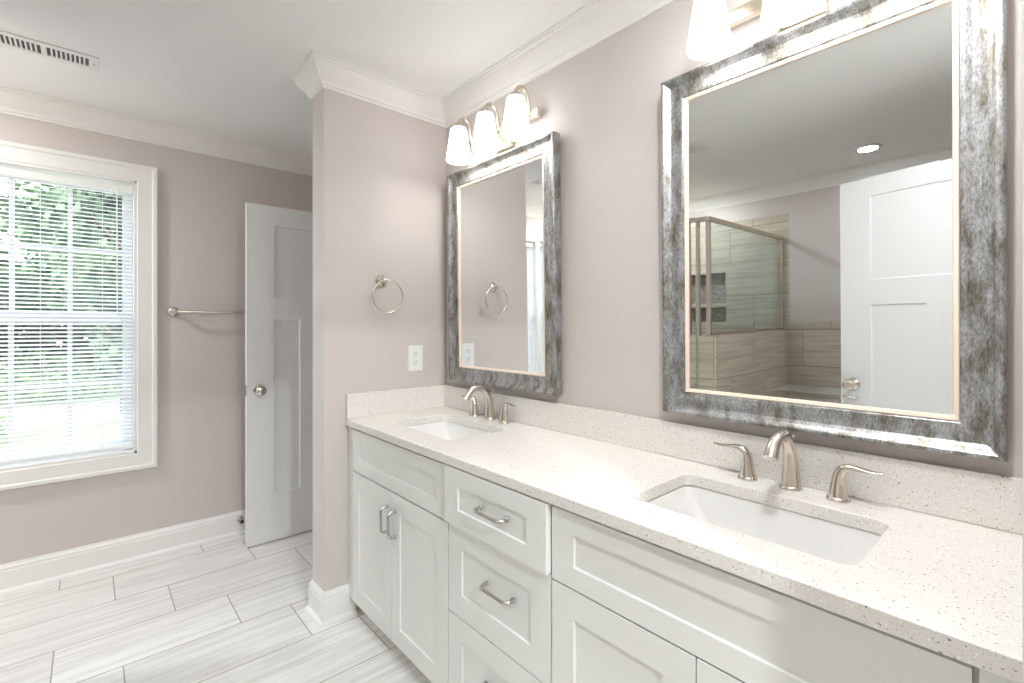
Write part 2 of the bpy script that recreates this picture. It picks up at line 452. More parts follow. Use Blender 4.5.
# right wall with the doorway the view is taken from
EY0, EY1, EZ = -1.50, -0.665, 2.075
mb = MB()
mb.box((XR, EY1, 0), (XR + T, 0, H)); mb.box((XR, YB - 0.2, 0), (XR + T, EY0, H)); mb.box((XR, EY0, EZ), (XR + T, EY1, H))
struct(mb, 'wall_right', M['wall'], 'painted wall beside the right end of the countertop', 'wall')
mb = MB(); mb.box((XW, YB - 0.2, 0), (XR, YB - 0.1, H)); mb.box((XW, YB - 0.1, 0), (-0.42, YB, H)); mb.box((TX, YB - 0.1, 0), (XR, YB, H))
mb.box((-0.42, YB - 0.1, 2.206), (TX, YB, H))
struct(mb, 'wall_back', M['wall'], 'painted back wall seen in the big mirror above the tile', 'wall')
# tiled shower wall with niches
mb2 = MB()
W_ = TX + 0.42
panel_slab(mb2, W_, 2.206, 0.1, [(TX - 0.102, TX + 0.182, 1.462, 1.748), (TX - 0.102, TX + 0.182, 1.284, 1.425)], 0.085, M=TR(TX, YB, 0) @ RZ(PI))
struct(mb2, 'wall_shower_tile', M['wtile'], 'beige tiled shower wall with two stacked niches, seen in the big mirror', 'wall')
mb = MB()
for (a, b) in ((1.462, 1.748), (1.284, 1.425)): mb.box((-0.182, YB - 0.0849, a), (0.102, YB - 0.080, b))
struct(mb, 'trim_1', M['mosaic'], 'grey mosaic lining of the two shower niches', 'trim')
mb = MB(); mb.box((TX, YB, 0), (XR, YB + 0.012, 1.213))
struct(mb, 'wall_wainscot', M['wtile'], 'beige tile wainscot behind the tub ledge', 'wall')
mb = MB(); mb.box((TX, YB, 1.215), (XR, YB + 0.014, 1.285))
struct(mb, 'trim_2', M['wtile'], 'narrow tile band capping the tile wainscot', 'trim')
mb = MB(); mb.box((0.522, YB, 0), (TX, -1.748, 1.210))
struct(mb, 'wall_knee', M['wtile'], 'beige tiled knee wall under the shower glass panel', 'wall')
mb = MB(); mb.box((-0.42, YB, 0), (-0.32, -1.80, H))
struct(mb, 'wall_partition', M['wtile'], 'tiled partition at the far side of the shower', 'wall')
mb = MB(); mb.box((TX, YB + 0.012, 0), (XR, -2.57, 0.732))
struct(mb, 'wall_ledge', M['wtile'], 'tiled front of the raised ledge beside the knee wall', 'wall')
mb = MB(); mb.box((TX, YB + 0.012, 0.732), (XR, -2.56, 0.752))
struct(mb, 'trim_3', M['porc'], 'white stone top of the raised tiled ledge', 'trim', 0.003)
# bedroom beyond the doorway
mb = MB(); mb.box((XR + 0.1, -4.2, -0.1), (5.2, 1.6, 0))
struct(mb, 'floor_bedroom', M['hallfloor'], 'carpet of the room beyond the doorway', 'floor')
mb = MB(); mb.box((XR + 0.12, -4.2, H), (5.3, 1.6, H + 0.1))
struct(mb, 'ceiling_bedroom', M['ceil'], 'ceiling of the room beyond the doorway', 'ceiling')
mb = MB(); mb.box((5.2, -4.2, 0), (5.3, 1.6, H)); mb.box((XR + T, 1.5, 0), (5.2, 1.6, H)); mb.box((XR + T, -4.3, 0), (5.2, -4.2, H))
mb.box((XR, T, 0), (XR + T, 1.5, H)); mb.box((XR, -4.2, 0), (XR + T, YB - 0.2, H))
struct(mb, 'wall_bedroom', M['wall'], 'walls of the room beyond the doorway', 'wall')

# crown moulding and baseboards, mitred
CROWN = [(0, H - 0.108), (0.008, H - 0.108), (0.010, H - 0.098), (0.016, H - 0.094), (0.018, H - 0.084), (0.024, H - 0.076), (0.034, H - 0.066),
         (0.048, H - 0.048), (0.058, H - 0.030), (0.062, H - 0.018), (0.068, H - 0.015), (0.070, H - 0.008), (0.077, H - 0.006), (0.077, H), (0, H)]
BASE = [(0, 0), (0.028, 0), (0.028, 0.008), (0.024, 0.016), (0.015, 0.020), (0.014, 0.022), (0.014, 0.106), (0.012, 0.110), (0.012, 0.122), (0.007, 0.132), (0.005, 0.141), (0, 0.141)]
def run(path, prof, names, labels, cat, mat, skip=(), closed=False):
    """path counter-clockwise seen from above with the room on its left"""
    n = len(path); segs = n if closed else n - 1
    def nrm(i):
        a = Vector(path[i % n]); b = Vector(path[(i+1) % n]); d = (b - a).normalized(); return Vector((-d.y, d.x))
    def mit(i, j):   # mitre vector at the vertex between segments i and j
        if i is None: return nrm(j)
        if j is None: return nrm(i)
        a, b = nrm(i), nrm(j); s = a + b; return s / (s.dot(a))
    for i in range(segs):
        if i in skip: continue
        pi = (i - 1) % n if (closed or i > 0) else None
        pj = (i + 1) % n if (closed or i < segs - 1) else None
        va = mit(pi, i) if pi is not None else nrm(i); vb = mit(i, pj) if pj is not None else nrm(i)
        o = sweep_seg(prof, path[i], path[(i+1) % n], va, vb, True).build(names[i], mat)
        setp(o, labels[i], cat, kind='structure')
P = [(XW, 0), (XW, YB), (-0.42, YB), (-0.42, -1.80), (-0.32, -1.80), (-0.32, YB), (XR, YB), (XR, 0), (0, 0), (0, -SL), (-ST, -SL), (-ST, 0)]
names = ['trim_%d' % k for k in range(4, 16)]
cl = ['crown moulding above the window wall', 'crown moulding behind the shower partition', 'crown moulding on the outer face of the shower partition',
      'crown moulding on the end of the shower partition', 'crown moulding inside the shower', 'crown moulding along the back wall, seen in the big mirror',
      'crown moulding over the entry doorway', 'crown moulding above the two framed mirrors', 'crown moulding on the towel ring side of the return wall',
      'crown moulding on the narrow end of the return wall', 'crown moulding on the back face of the return wall', 'crown moulding above the closet doorway']
run(P, CROWN, names, ['white stepped ' + c for c in cl], 'crown moulding', M['trim'], skip=(2, 3, 4), closed=True)
def base_run(path, names, labels): run(path, BASE, names, labels, 'baseboard', M['trim'])
base_run([(DX0 - 0.09, 0), (XW, 0), (XW, YB), (-0.42, YB), (-0.42, -1.80)], ['baseboard_closet', 'baseboard_left', 'baseboard_back', 'baseboard_partition'],
         ['white baseboard beside the closet doorway', 'tall white baseboard below the window and towel bar', 'white baseboard behind the shower partition', 'white baseboard on the shower partition'])
base_run([(0, -0.50), (0, -SL), (-ST, -SL), (-ST, -0.03)], ['baseboard_stub', 'baseboard_stub_end', 'baseboard_stub_back'],
         ['white baseboard on the return wall next to the vanity', 'white baseboard wrapping the end of the return wall', 'white baseboard on the back of the return wall'])

# closet doorway casing and entry doorway casing
def casing_bits(mb, a, b, top, w, th):
    """on a plane y=0 facing -y, opening a..b in x"""
    mb.box((a - w, -th, 0), (a, 0, top + w)); mb.box((b, -th, 0), (b + w, 0, top + w)); mb.box((a, -th, top), (b, 0, top + w))
mb = MB(); casing_bits(mb, DX0, DX1, DZ, 0.09, 0.018)
mb.box((DX0, 0, 0), (DX0 + 0.015, T, DZ)); mb.box((DX1 - 0.015, 0, 0), (DX1, T, DZ)); mb.box((DX0, 0, DZ - 0.015), (DX1, T, DZ))
struct(mb, 'trim_16', M['trim'], 'white casing of the closet doorway behind the return wall', 'door casing', 0.002)
mb = MB()
for (ya, yb) in ((EY0 - 0.09, EY0), (EY1, EY1 + 0.09)): mb.box((XR - 0.012, ya, 0), (XR, yb, EZ + 0.09))
mb.box((XR - 0.012, EY0, EZ), (XR, EY1, EZ + 0.09))
for ya in (EY0 - 0.001, EY1 - 0.014): mb.box((XR, ya, 0), (XR + T, ya + 0.015, EZ))
mb.box((XR, EY0, EZ - 0.015), (XR + T, EY1, EZ))
struct(mb, 'trim_17', M['trim'], 'white casing at the right end of the countertop', 'door casing')

# ================================================================== WINDOW
win = thing('window_1', 'white double hung window with thin grilles behind the blind', 'window', (XW, (WY0+WY1)/2, WZ0), kind='structure')
WW = WY1 - WY0; WH = WZ1 - WZ0
def L(y): return y - (WY0 + WY1) / 2
# casing, picture-framed
prof = [(0, 0), (0, 0.016), (0.004, 0.020), (0.068, 0.020), (0.074, 0.026), (0.090, 0.026), (0.094, 0.022), (0.094, 0)]   # (outward, thickness)
mb = MB()
hw = WW / 2
cor = [(-hw, 0, -1, -1), (hw, 0, 1, -1), (hw, WH, 1, 1), (-hw, WH, -1, 1)]
vs = []
for (y, z, sy, sz) in cor:
    for (o, t) in prof: vs.append((t, y + sy*o, z + sz*o))
n = len(prof); fs = []
for i in range(4):
    j = (i + 1) % 4
    for k in range(n): fs.append((i*n+k, i*n+(k+1) % n, j*n+(k+1) % n, j*n+k))
mb.add(vs, fs); mb.build('casing', M['trim'], win, 0.001)
mb = MB()   # jamb liner
for s in (-1, 1): mb.box((-0.16, s*hw, 0), (0.016, s*(hw - 0.012), WH))
mb.box((-0.16, -hw, 0), (0.016, hw, 0.014)); mb.box((-0.16, -hw, WH - 0.012), (0.016, hw, WH)); mb.build('jamb', M['trim'], win)
def sash(name, z0, z1, xc, hw_):
    f = MB(); th = 0.03; r = 0.045
    f.box((xc - th/2, -hw_, z0), (xc + th/2, -hw_ + r, z1)); f.box((xc - th/2, hw_ - r, z0), (xc + th/2, hw_, z1))
    f.box((xc - th/2, -hw_ + r, z0), (xc + th/2, hw_ - r, z0 + r)); f.box((xc - th/2, -hw_ + r, z1 - r), (xc + th/2, hw_ - r, z1))
    s = f.build(name, M['vinyl'], win, 0.002)
    g = MB(); g.box((xc - 0.003, -hw_ + r, z0 + r), (xc + 0.003, hw_ - r, z1 - r)); g.build('pane', M['glass'], s)
    q = MB(); iw = 2*(hw_ - r)
    for k in (1, 2):
        y = -hw_ + r + iw*k/3; q.box((xc - 0.010, y - 0.010, z0 + r), (xc + 0.010, y + 0.010, z1 - r))
    zm = (z0 + z1) / 2; q.box((xc - 0.0095, -hw_ + r, zm - 0.010), (xc + 0.0095, hw_ - r, zm + 0.010))
    q.build('grille', M['vinyl'], s)
sash('lower_sash', 0.014, 0.775, -0.095, hw - 0.013)
sash('upper_sash', 0.740, WH - 0.012, -0.130, hw - 0.013)
mb = MB(); mb.box((-0.10, -0.03, 0.776), (-0.082, 0.03, 0.790)); mb.build('sash_lock', M['vinyl'], win)

# blind: inside the opening
bl = thing('mini_blind', 'white horizontal slat blind half open in the window', 'blind', (XW - 0.028, (WY0+WY1)/2, WZ0))
bw = hw - 0.016
mb = MB(); mb.box((-0.016, -bw, WH - 0.062), (0.018, bw, WH - 0.030)); mb.build('headrail', M['plastic'], bl, 0.002)
mb = MB(); mb.box((-0.013, -bw, 0.028), (0.013, bw, 0.044)); mb.build('bottom_rail', M['plastic'], bl, 0.002)
mb = MB(); pitch = 0.0215; ns = int((WH - 0.062 - 0.05) / pitch)
tilt = math.radians(24)
for k in range(ns):
    z = 0.056 + pitch*k; pts = []
    for q in range(5):
        u = -0.0125 + 0.00625*q; zz = 0.0016*(1 - (u/0.0125)**2)
        pts.append((u*math.cos(tilt) + zz*math.sin(tilt), z - u*math.sin(tilt) + zz*math.cos(tilt)))
    vs = [(x, -bw, zz) for x, zz in pts] + [(x, bw, zz) for x, zz in pts]
    mb.add(vs, [(i, i+1, 6+i, 5+i) for i in range(4)], True)
mb.build('slats', M['slat'], bl)
for yy in (-bw + 0.13, 0.0, bw - 0.13):
    mb = MB()
    for xx in (-0.0125, 0.0125): mb.tube([(xx, yy, 0.03), (xx, yy, WH - 0.04)], 0.0009, 5)
    mb.build('ladder_cord', M['plastic'], bl)
mb = MB(); mb.tube([(0.022, bw - 0.07, WH - 0.05), (0.022, bw - 0.068, 0.75)], 0.003, 8); mb.build('tilt_wand', M['plastic'], bl)

# ================================================================== OUTDOORS
mb = MB(); mb.box((-60, -45, -0.95), (XW - 0.17, 45, -0.75)); struct(mb, 'ground', M['grass'], 'pale lawn outside the window', 'lawn')
mb = MB(); mb.add([(-3.0, -9, -0.748), (-3.0, 7, -0.748), (-8.5, 14, -0.748), (-8.5, -16, -0.748)], [(0, 1, 2, 3)])
mb.add([(-11.5, -30, -0.748), (-11.5, 30, -0.748), (-15.5, 30, -0.748), (-15.5, -30, -0.748)], [(0, 1, 2, 3)])
o = struct(mb, 'driveway', M['drive'], 'pale concrete driveway outside the window', 'driveway')
if o.data.polygons[0].normal.z < 0: o.data.flip_normals()
def tree(x, y, h, cr, mat, label, seed, n=2600, group='trees outside the window', zlo=0.35, leaf=0.16):
    rnd = random.Random(seed)
    t = thing('tree', label, 'tree', (x, y, -0.76), 0, group)
    m1 = MB(); m1.tube([(0, 0, 0), (0.05, 0.03, h*0.4), (0.0, 0.08, h*0.95)], [0.05*h**0.8, 0.035*h**0.8, 0.02], 10)
    for k in range(9):
        a = rnd.uniform(0, 2*PI); z = h*(zlo + 0.06*k); r = cr*rnd.uniform(0.5, 0.8)
        m1.tube([(0, 0, z), (r*0.5*math.cos(a), r*0.5*math.sin(a), z + 0.1*h*0.4), (r*math.cos(a), r*math.sin(a), z + 0.1*h)], [0.05, 0.03, 0.01], 6)
    m1.build('trunk', M['bark'], t)
    m2 = MB()
    cl_ = [(rnd.gauss(0, cr*0.45), rnd.gauss(0, cr*0.45), h*rnd.uniform(zlo, 1.0)) for _ in range(26)]
    for k in range(n):
        c = rnd.choice(cl_); s = cr*0.22
        p = Vector((c[0] + rnd.gauss(0, s), c[1] + rnd.gauss(0, s), max(0.4, c[2] + rnd.gauss(0, s))))
        a = Vector((rnd.uniform(-1, 1), rnd.uniform(-1, 1), rnd.uniform(-1, 1))).normalized()*leaf*rnd.uniform(.5, 1)
        b = a.orthogonal().normalized()*leaf*0.4
        m2.add([p - a, p + b, p + a, p - b], [(0, 1, 2, 3)])
    m2.build('foliage', mat, t)
for i, (x, y, h, cr, k, lb) in enumerate((
    (-12.5, -0.6, 9.0, 1.6, 'pine', 'pine nearest the window, straight out from its middle'),
    (-14.5, 4.8, 10.0, 1.9, 'pine', 'second nearest pine, out to the right of the window'),
    (-13.5, -7.0, 8.5, 1.7, 'leaf', 'nearest leafy tree, out to the left of the window'),
    (-20.4, 2.0, 10.0, 1.9, 'leaf', 'leafy tree in the second row, between the two near pines'),
    (-20.5, 9.6, 11.0, 2.3, 'pine', 'pine in the second row, beyond the right pine'),
    (-19.5, -4.8, 9.5, 2.0, 'pine', 'pine in the second row, left of the window middle'),
    (-27.0, -0.6, 12.0, 2.6, 'leaf', 'far leafy tree standing straight beyond the nearest pine'),
    (-27.5, 6.0, 12.5, 2.7, 'leaf', 'far leafy tree right of centre across the lawn'),
    (-27.5, -7.4, 11.5, 2.6, 'leaf', 'far leafy tree at the left edge of the view'),
    (-28.0, 13.0, 12.5, 2.7, 'pine', 'far pine at the right edge of the view'))):
    tree(x, y, h, cr, M[k], lb, i + 1, n=4200, leaf=0.26 if h < 11 else 0.36, zlo=0.12)
rnd = random.Random(99); m2 = MB()
for k in range(9000):
    p = Vector((-33.5 + rnd.uniform(-1.5, 1.5), rnd.uniform(-22, 26), -0.7 + 5.2*rnd.random()**0.8))
    d = Vector((rnd.uniform(-1, 1), rnd.uniform(-1, 1), rnd.uniform(-1, 1))).normalized()*0.55
    b = d.orthogonal().normalized()*0.28
    m2.add([p - d, p + b, p + d, p - b], [(0, 1, 2, 3)])
setp(m2.build('hedgerow', M['pine']), 'long dense dark hedgerow closing the view far beyond the trees', 'hedge', kind='stuff')
def shrub(x, y, h, label, seed):
    rnd = random.Random(seed); t = thing('shrub', label, 'shrub', (x, y, -0.76), 0, 'shrubs outside the window')
    m1 = MB()
    for k in range(5): m1.tube([(0, 0, 0), (rnd.uniform(-.3, .3), rnd.uniform(-.3, .3), h*0.7)], [0.02, 0.008], 5)
    m1.build('stem', M['bark'], t)
    m2 = MB()
    for k in range(900):
        a = rnd.uniform(0, 2*PI); r = h*0.75*math.sqrt(rnd.random()); z = h*(0.08 + 0.9*rnd.random()*(1 - 0.5*(r/(h*.75))**2))
        p = Vector((r*math.cos(a)*1.3, r*math.sin(a)*1.3, z)); d = Vector((rnd.uniform(-1, 1), rnd.uniform(-1, 1), rnd.uniform(-1, 1))).normalized()*0.09
        b = d.orthogonal().normalized()*0.04
        m2.add([p - d, p + b, p + d, p - b], [(0, 1, 2, 3)])
    m2.build('foliage', M['leaf'], t)
for i, (x, y, h, lb) in enumerate(((-10.2, -3.4, 0.9, 'low green shrub left of the driveway edge outside'), (-10.4, 0.2, 1.0, 'low green shrub beyond the driveway, middle one'), (-10.3, 3.0, 0.9, 'low green shrub beyond the driveway at right'),
                                   (-16.2, -2.6, 1.6, 'tall dark shrub across the road, left one'), (-16.6, 1.0, 1.6, 'tall dark shrub across the road, right one'), (-17.0, 6.9, 1.6, 'tall dark shrub across the road, farthest right'))):
    shrub(x, y, h, lb, 40 + i)

# ================================================================== DOORS
def make_door(name, label, w, h, panels, loc, rz, knob_u, knob_z, knob_sides=(-1, 1), bottom=0.01):
    d = thing(name, label, 'door', loc, rz, kind='structure')
    mb = panel_slab(MB(), w, h, 0.035, panels, 0.007, both=True, taper=0.004, M=TR(0, 0, bottom))
    mb.build('leaf', M['door'], d)
    for s in knob_sides:
        k = MB(); Mx = TR(knob_u, 0 if s < 0 else 0.035, knob_z) @ RX(PI/2 if s < 0 else -PI/2)
        k.lathe([(0, 0), (0.030, 0), (0.032, 0.002), (0.030, 0.006), (0.014, 0.008), (0.011, 0.012), (0.011, 0.028), (0.018, 0.033), (0.027, 0.042), (0.029, 0.050), (0.026, 0.059), (0.017, 0.064), (0, 0.066)], 28, Mx)
        k.build('knob', M['nickel'], d)
    for z in (0.2, h/2, h - 0.2):
        k = MB(); k.tube([(-0.004, 0.0, z - 0.045), (-0.004, 0.0, z + 0.045)], 0.005, 10); k.build('hinge', M['nickel'], d)
    return d
# far door: local x runs from the hinge; its front (-y) must face +x -> rotate
FW = 0.714
d1 = make_door('door_1', 'white three panel door standing open in front of the towel bar wall', FW, 2.03,
          [(0.12, FW - 0.15, 1.474, 1.912), (0.12, 0.285, 0.287, 1.346), (FW - 0.302, FW - 0.15, 0.287, 1.346)],
          (-1.047, -0.006, 0), -PI/2, FW - 0.066, 0.931)
# rotating by -90 deg turns local -y (front) into world -x; both faces are panelled alike
k = MB(); k.box((FW - 0.0005, 0.005, 0.90), (FW + 0.001, 0.030, 0.96)); k.box((FW, 0.010, 0.922), (FW + 0.010, 0.024, 0.940)); k.build('latch', M['nickel'], d1)
EW = 0.770
ang = math.radians(15.1)
d2 = make_door('door_2', 'white three panel entry door seen only in the big mirror', EW, 2.032,
          [(0.12, EW - 0.145, 1.504, 1.937), (0.12, 0.305, 0.28, 1.376), (0.385, EW - 0.145, 0.28, 1.376)],
          (XR - 0.012, EY0 - 0.004, 0), PI + ang, EW - 0.062, 0.965)

# ================================================================== VANITY
YF = -0.53          # face of doors and drawer fronts
def pull_h(parent, xc, z, y, length=0.118, vertical=False):
    """bar pull with angled feet, centred"""
    hl = length/2
    pts = [(-hl, 0, 0), (-hl, -0.016, 0), (-hl + 0.010, -0.030, 0), (hl - 0.010, -0.030, 0), (hl, -0.016, 0), (hl, 0, 0)]
    rr = [0.0065, 0.0052, 0.0048, 0.0048, 0.0052, 0.0065]
    # densify for a soft bend
    P2 = []; R2 = []
    for i in range(len(pts) - 1):
        a, b = Vector(pts[i]), Vector(pts[i+1])
        for q in (0, 0.12, 0.5, 0.88): P2.append(a.lerp(b, q)); R2.append(rr[i] + (rr[i+1]-rr[i])*q)
    P2.append(Vector(pts[-1])); R2.append(rr[-1])
    Mx = TR(xc, y, z) @ (RY(PI/2) if vertical else Matrix.Identity(4))
    mb = MB(); mb.tube(P2, R2, 10, up=(0, 0, 1), M=Mx)
    for s in (-1, 1): mb.lathe([(0, 0), (0.008, 0), (0.008, 0.003), (0, 0.003)], 16, Mx @ TR(s*hl, 0, 0) @ RX(PI/2))
    return mb.build('pull', M['pull'], parent)

def front(parent, name, x0, x1, z0, z1, rail, stile, y=YF, ox=0, panel=True):
    mb = panel_slab(MB(), x1 - x0, z1 - z0, 0.020, [(stile, x1 - x0 - stile, rail, z1 - z0 - rail)], 0.0065, taper=0.0012, M=TR(x0 - ox, y, z0))
    return mb.build(name, M['cab'], parent, 0.0008, 1)

def cabinet(label, x0, x1, fillers=(0, 0), group=None, name='vanity_cabinet'):
    c = thing(name, label, 'cabinet', (x0, 0, 0), 0, group)
    w_ = x1 - x0; mb = MB(); zb, zt = 0.085, 0.860; yb = -0.510
    mb.box((0, yb + 0.02, zb), (0.018, -0.003, zt)); mb.box((w_ - 0.018, yb + 0.02, zb), (w_, -0.003, zt))
    mb.box((0.018, yb + 0.02, zb), (w_ - 0.018, -0.003, zb + 0.018)); mb.box((0.018, -0.012, zb + 0.018), (w_ - 0.018, -0.003, zt))
    mb.build('body', M['cabin'], c)
    f = MB(); s = 0.038
    f.box((0, yb, zb), (s + fillers[0], yb + 0.02, zt)); f.box((w_ - s - fillers[1], yb, zb), (w_, yb + 0.02, zt))
    f.box((s + fillers[0], yb, zb), (w_ - s - fillers[1], yb + 0.02, zb + s)); f.box((s + fillers[0], yb, zt - s), (w_ - s - fillers[1], yb + 0.02, zt))
    f.build('face_frame', M['cab'], c)
    t = MB(); t.box((0, -0.455, 0), (w_, -0.440, zb)); t.build('toe_kick', M['cab'], c)
    return c
A0, A1, B1, C1 = 0.003, 0.810, 1.2765, XR - 0.003
c1 = cabinet('left white shaker sink cabinet with two pull doors, against the return wall', A0, A1, (0.038, 0), 'white sink base cabinets')
front(c1, 'false_front', 0.046, 0.808, 0.668, 0.849, 0.052, 0.072, ox=A0)
dl = front(c1, 'door', 0.046, 0.4125, 0.083, 0.661, 0.070, 0.066, ox=A0)
pull_h(dl, 0.385 - A0, 0.549, YF, 0.100, True)
dr = front(c1, 'door', 0.4155, 0.808, 0.083, 0.661, 0.070, 0.066, ox=A0)
pull_h(dr, 0.446 - A0, 0.547, YF, 0.100, True)
c2 = cabinet('white drawer cabinet with top drawer slightly open, between the sink cabinets', A1 + 0.0005, B1, (0, 0))
g = front(c2, 'drawer', 0.8125, 1.2735, 0.677, 0.856, 0.052, 0.072, y=YF - 0.016, ox=A1 + 0.0005); pull_h(g, 1.063 - A1, 0.772, YF - 0.016)
mb = MB(); mb.box((0.830 - A1, YF + 0.004, 0.69), (0.845 - A1, -0.06, 0.80)); mb.box((1.242 - A1, YF + 0.004, 0.69), (1.255 - A1, -0.06, 0.80))
mb.box((0.845 - A1, YF + 0.004, 0.69), (1.242 - A1, -0.06, 0.70)); mb.build('drawer_box', M['cabin'], g)
g = front(c2, 'drawer', 0.8125, 1.2735, 0.383, 0.672, 0.072, 0.072, ox=A1 + 0.0005); pull_h(g, 1.071 - A1, 0.546, YF)
g = front(c2, 'drawer', 0.8125, 1.2735, 0.083, 0.378, 0.072, 0.072, ox=A1 + 0.0005); pull_h(g, 1.071 - A1, 0.250, YF)
c3 = cabinet('right white shaker sink cabinet with wide false front nearest the viewer', B1 + 0.0005, C1, (0, 0.045), 'white sink base cabinets')
ox = B1 + 0.0005
front(c3, 'false_front', 1.2795, 2.0530, 0.668, 0.850, 0.052, 0.072, ox=ox)
g = front(c3, 'door', 1.2795, 1.6640, 0.083, 0.663, 0.070, 0.072, ox=ox); pull_h(g, 1.634 - ox, 0.52, YF, 0.100, True)
g = front(c3, 'door', 1.6670, 2.0530, 0.083, 0.663, 0.070, 0.072, ox=ox); pull_h(g, 1.697 - ox, 0.52, YF, 0.100, True)
mb = MB(); mb.box((2.0600 - ox, YF, 0.083), (C1 - ox, YF + 0.02, 0.857)); mb.build('filler_strip', M['cab'], c3, 0.0008, 1)
mb = MB(); mb.box((0.003 - A0, YF, 0.083), (0.040 - A0, YF + 0.02, 0.857)); mb.build('filler_strip', M['cab'], c1, 0.0008, 1)

# countertop with two rounded cut-outs
SX = (0.437, 1.668); SY = -0.2845; SW, SH, SR = 0.460, 0.285, 0.030
ct = thing('countertop', 'long speckled cream quartz countertop with low backsplash', 'countertop', (0, 0, 0.861))
import bmesh
def top_mesh(name, loops, z0, z1, mat, parent, bevel):
    bm = bmesh.new(); edges = []
    for lp in loops:
        vv = [bm.verts.new((x, y, z1)) for x, y in lp]
        for i in range(len(vv)): edges.append(bm.edges.new((vv[i], vv[(i+1) % len(vv)])))
    bmesh.ops.triangle_fill(bm, edges=edges, use_beauty=True, use_dissolve=False)
    # holes: drop any face whose centre lies in a hole
    kill = []
    for f in bm.faces:
        c = f.calc_center_median()
        for cx in SX:
            if abs(c.x - cx) < SW/2 - 0.02 and abs(c.y - SY) < SH/2 - 0.02 and len(loops) > 1: kill.append(f)
    if kill: bmesh.ops.delete(bm, geom=list(set(kill)), context='FACES_ONLY')
    bmesh.ops.recalc_face_normals(bm, faces=bm.faces)
    for f in bm.faces:
        if f.normal.z < 0: f.normal_flip()
    r = bmesh.ops.extrude_face_region(bm, geom=list(bm.faces))
    for v in [e for e in r['geom'] if isinstance(e, bmesh.types.BMVert)]: v.co.z = z0
    bmesh.ops.recalc_face_normals(bm, faces=bm.faces)
    me = bpy.data.meshes.new(name); bm.to_mesh(me); bm.free(); me.materials.append(mat)
    o = bpy.data.objects.new(name, me); C.objects.link(o); o.parent = parent
    if bevel:
        b = o.modifiers.new('bevel', 'BEVEL'); b.width = bevel; b.segments = 2; b.limit_method = 'ANGLE'; b.angle_limit = math.radians(60)
    return o
loops = [[(0.001, -0.001), (0.001, -0.5445), (XR - 0.001, -0.5445), (XR - 0.001, -0.001)]] + [rrect(cx, SY, SW, SH, SR) for cx in SX]
top_mesh('slab', loops, 0.0, 0.031, M['quartz'], ct, 0.0025)
mb = MB(); mb.box((0.0205, -0.020, 0.0315), (XR - 0.001, -0.001, 0.1415)); mb.build('backsplash', M['quartz'], ct, 0.0015)
mb = MB(); mb.box((0.001, -0.5425, 0.0315), (0.020, -0.001, 0.1415)); mb.build('side_splash', M['quartz'], ct, 0.0015)

# sinks
def make_sink(cx, label):
    s = thing('sink', label, 'sink', (cx, SY, 0.861), 0, 'rectangular undermount sinks')
    rings = []
    def ring(w, h, r, z): rings.append([(x, y, z) for x, y in rrect(0, 0, w, h, r, 6)])
    ring(SW + 0.05, SH + 0.05, 0.05, -0.001); ring(SW + 0.008, SH + 0.008, 0.030, -0.001)
    ring(SW + 0.002, SH + 0.002, 0.028, -0.006); ring(SW - 0.045, SH - 0.012, 0.022, -0.045); ring(SW - 0.115, SH - 0.032, 0.020, -0.100)
    ring(SW - 0.150, SH - 0.046, 0.020, -0.126); ring(SW - 0.175, SH - 0.075, 0.025, -0.139); ring(SW*0.4, SH*0.35, 0.04, -0.146); ring(0.044, 0.044, 0.0219, -0.149)
    n = len(rings[0]); vs = [p for r in rings for p in r]; fs = []
    for i in range(len(rings) - 1):
        for k in range(n): l = (k+1) % n; fs.append((i*n+k, (i+1)*n+k, (i+1)*n+l, i*n+l))
    mb = MB(); mb.add(vs, [f[::-1] for f in fs], True)
    o = mb.build('basin', M['porc'], s)
    so = o.modifiers.new('solid', 'SOLIDIFY'); so.thickness = 0.008; so.offset = -1
    d = MB(); d.lathe([(0, -0.151), (0.016, -0.151), (0.018, -0.148), (0.021, -0.1465), (0.0235, -0.1475), (0.022, -0.150), (0.021, -0.160), (0, -0.160)], 28)
    d.build('drain', M['nickel'], s)
    return s
make_sink(SX[0], 'white rectangular undermount sink at the return wall end of the counter')
make_sink(SX[1], 'white rectangular undermount sink nearest the viewer, below the big mirror')

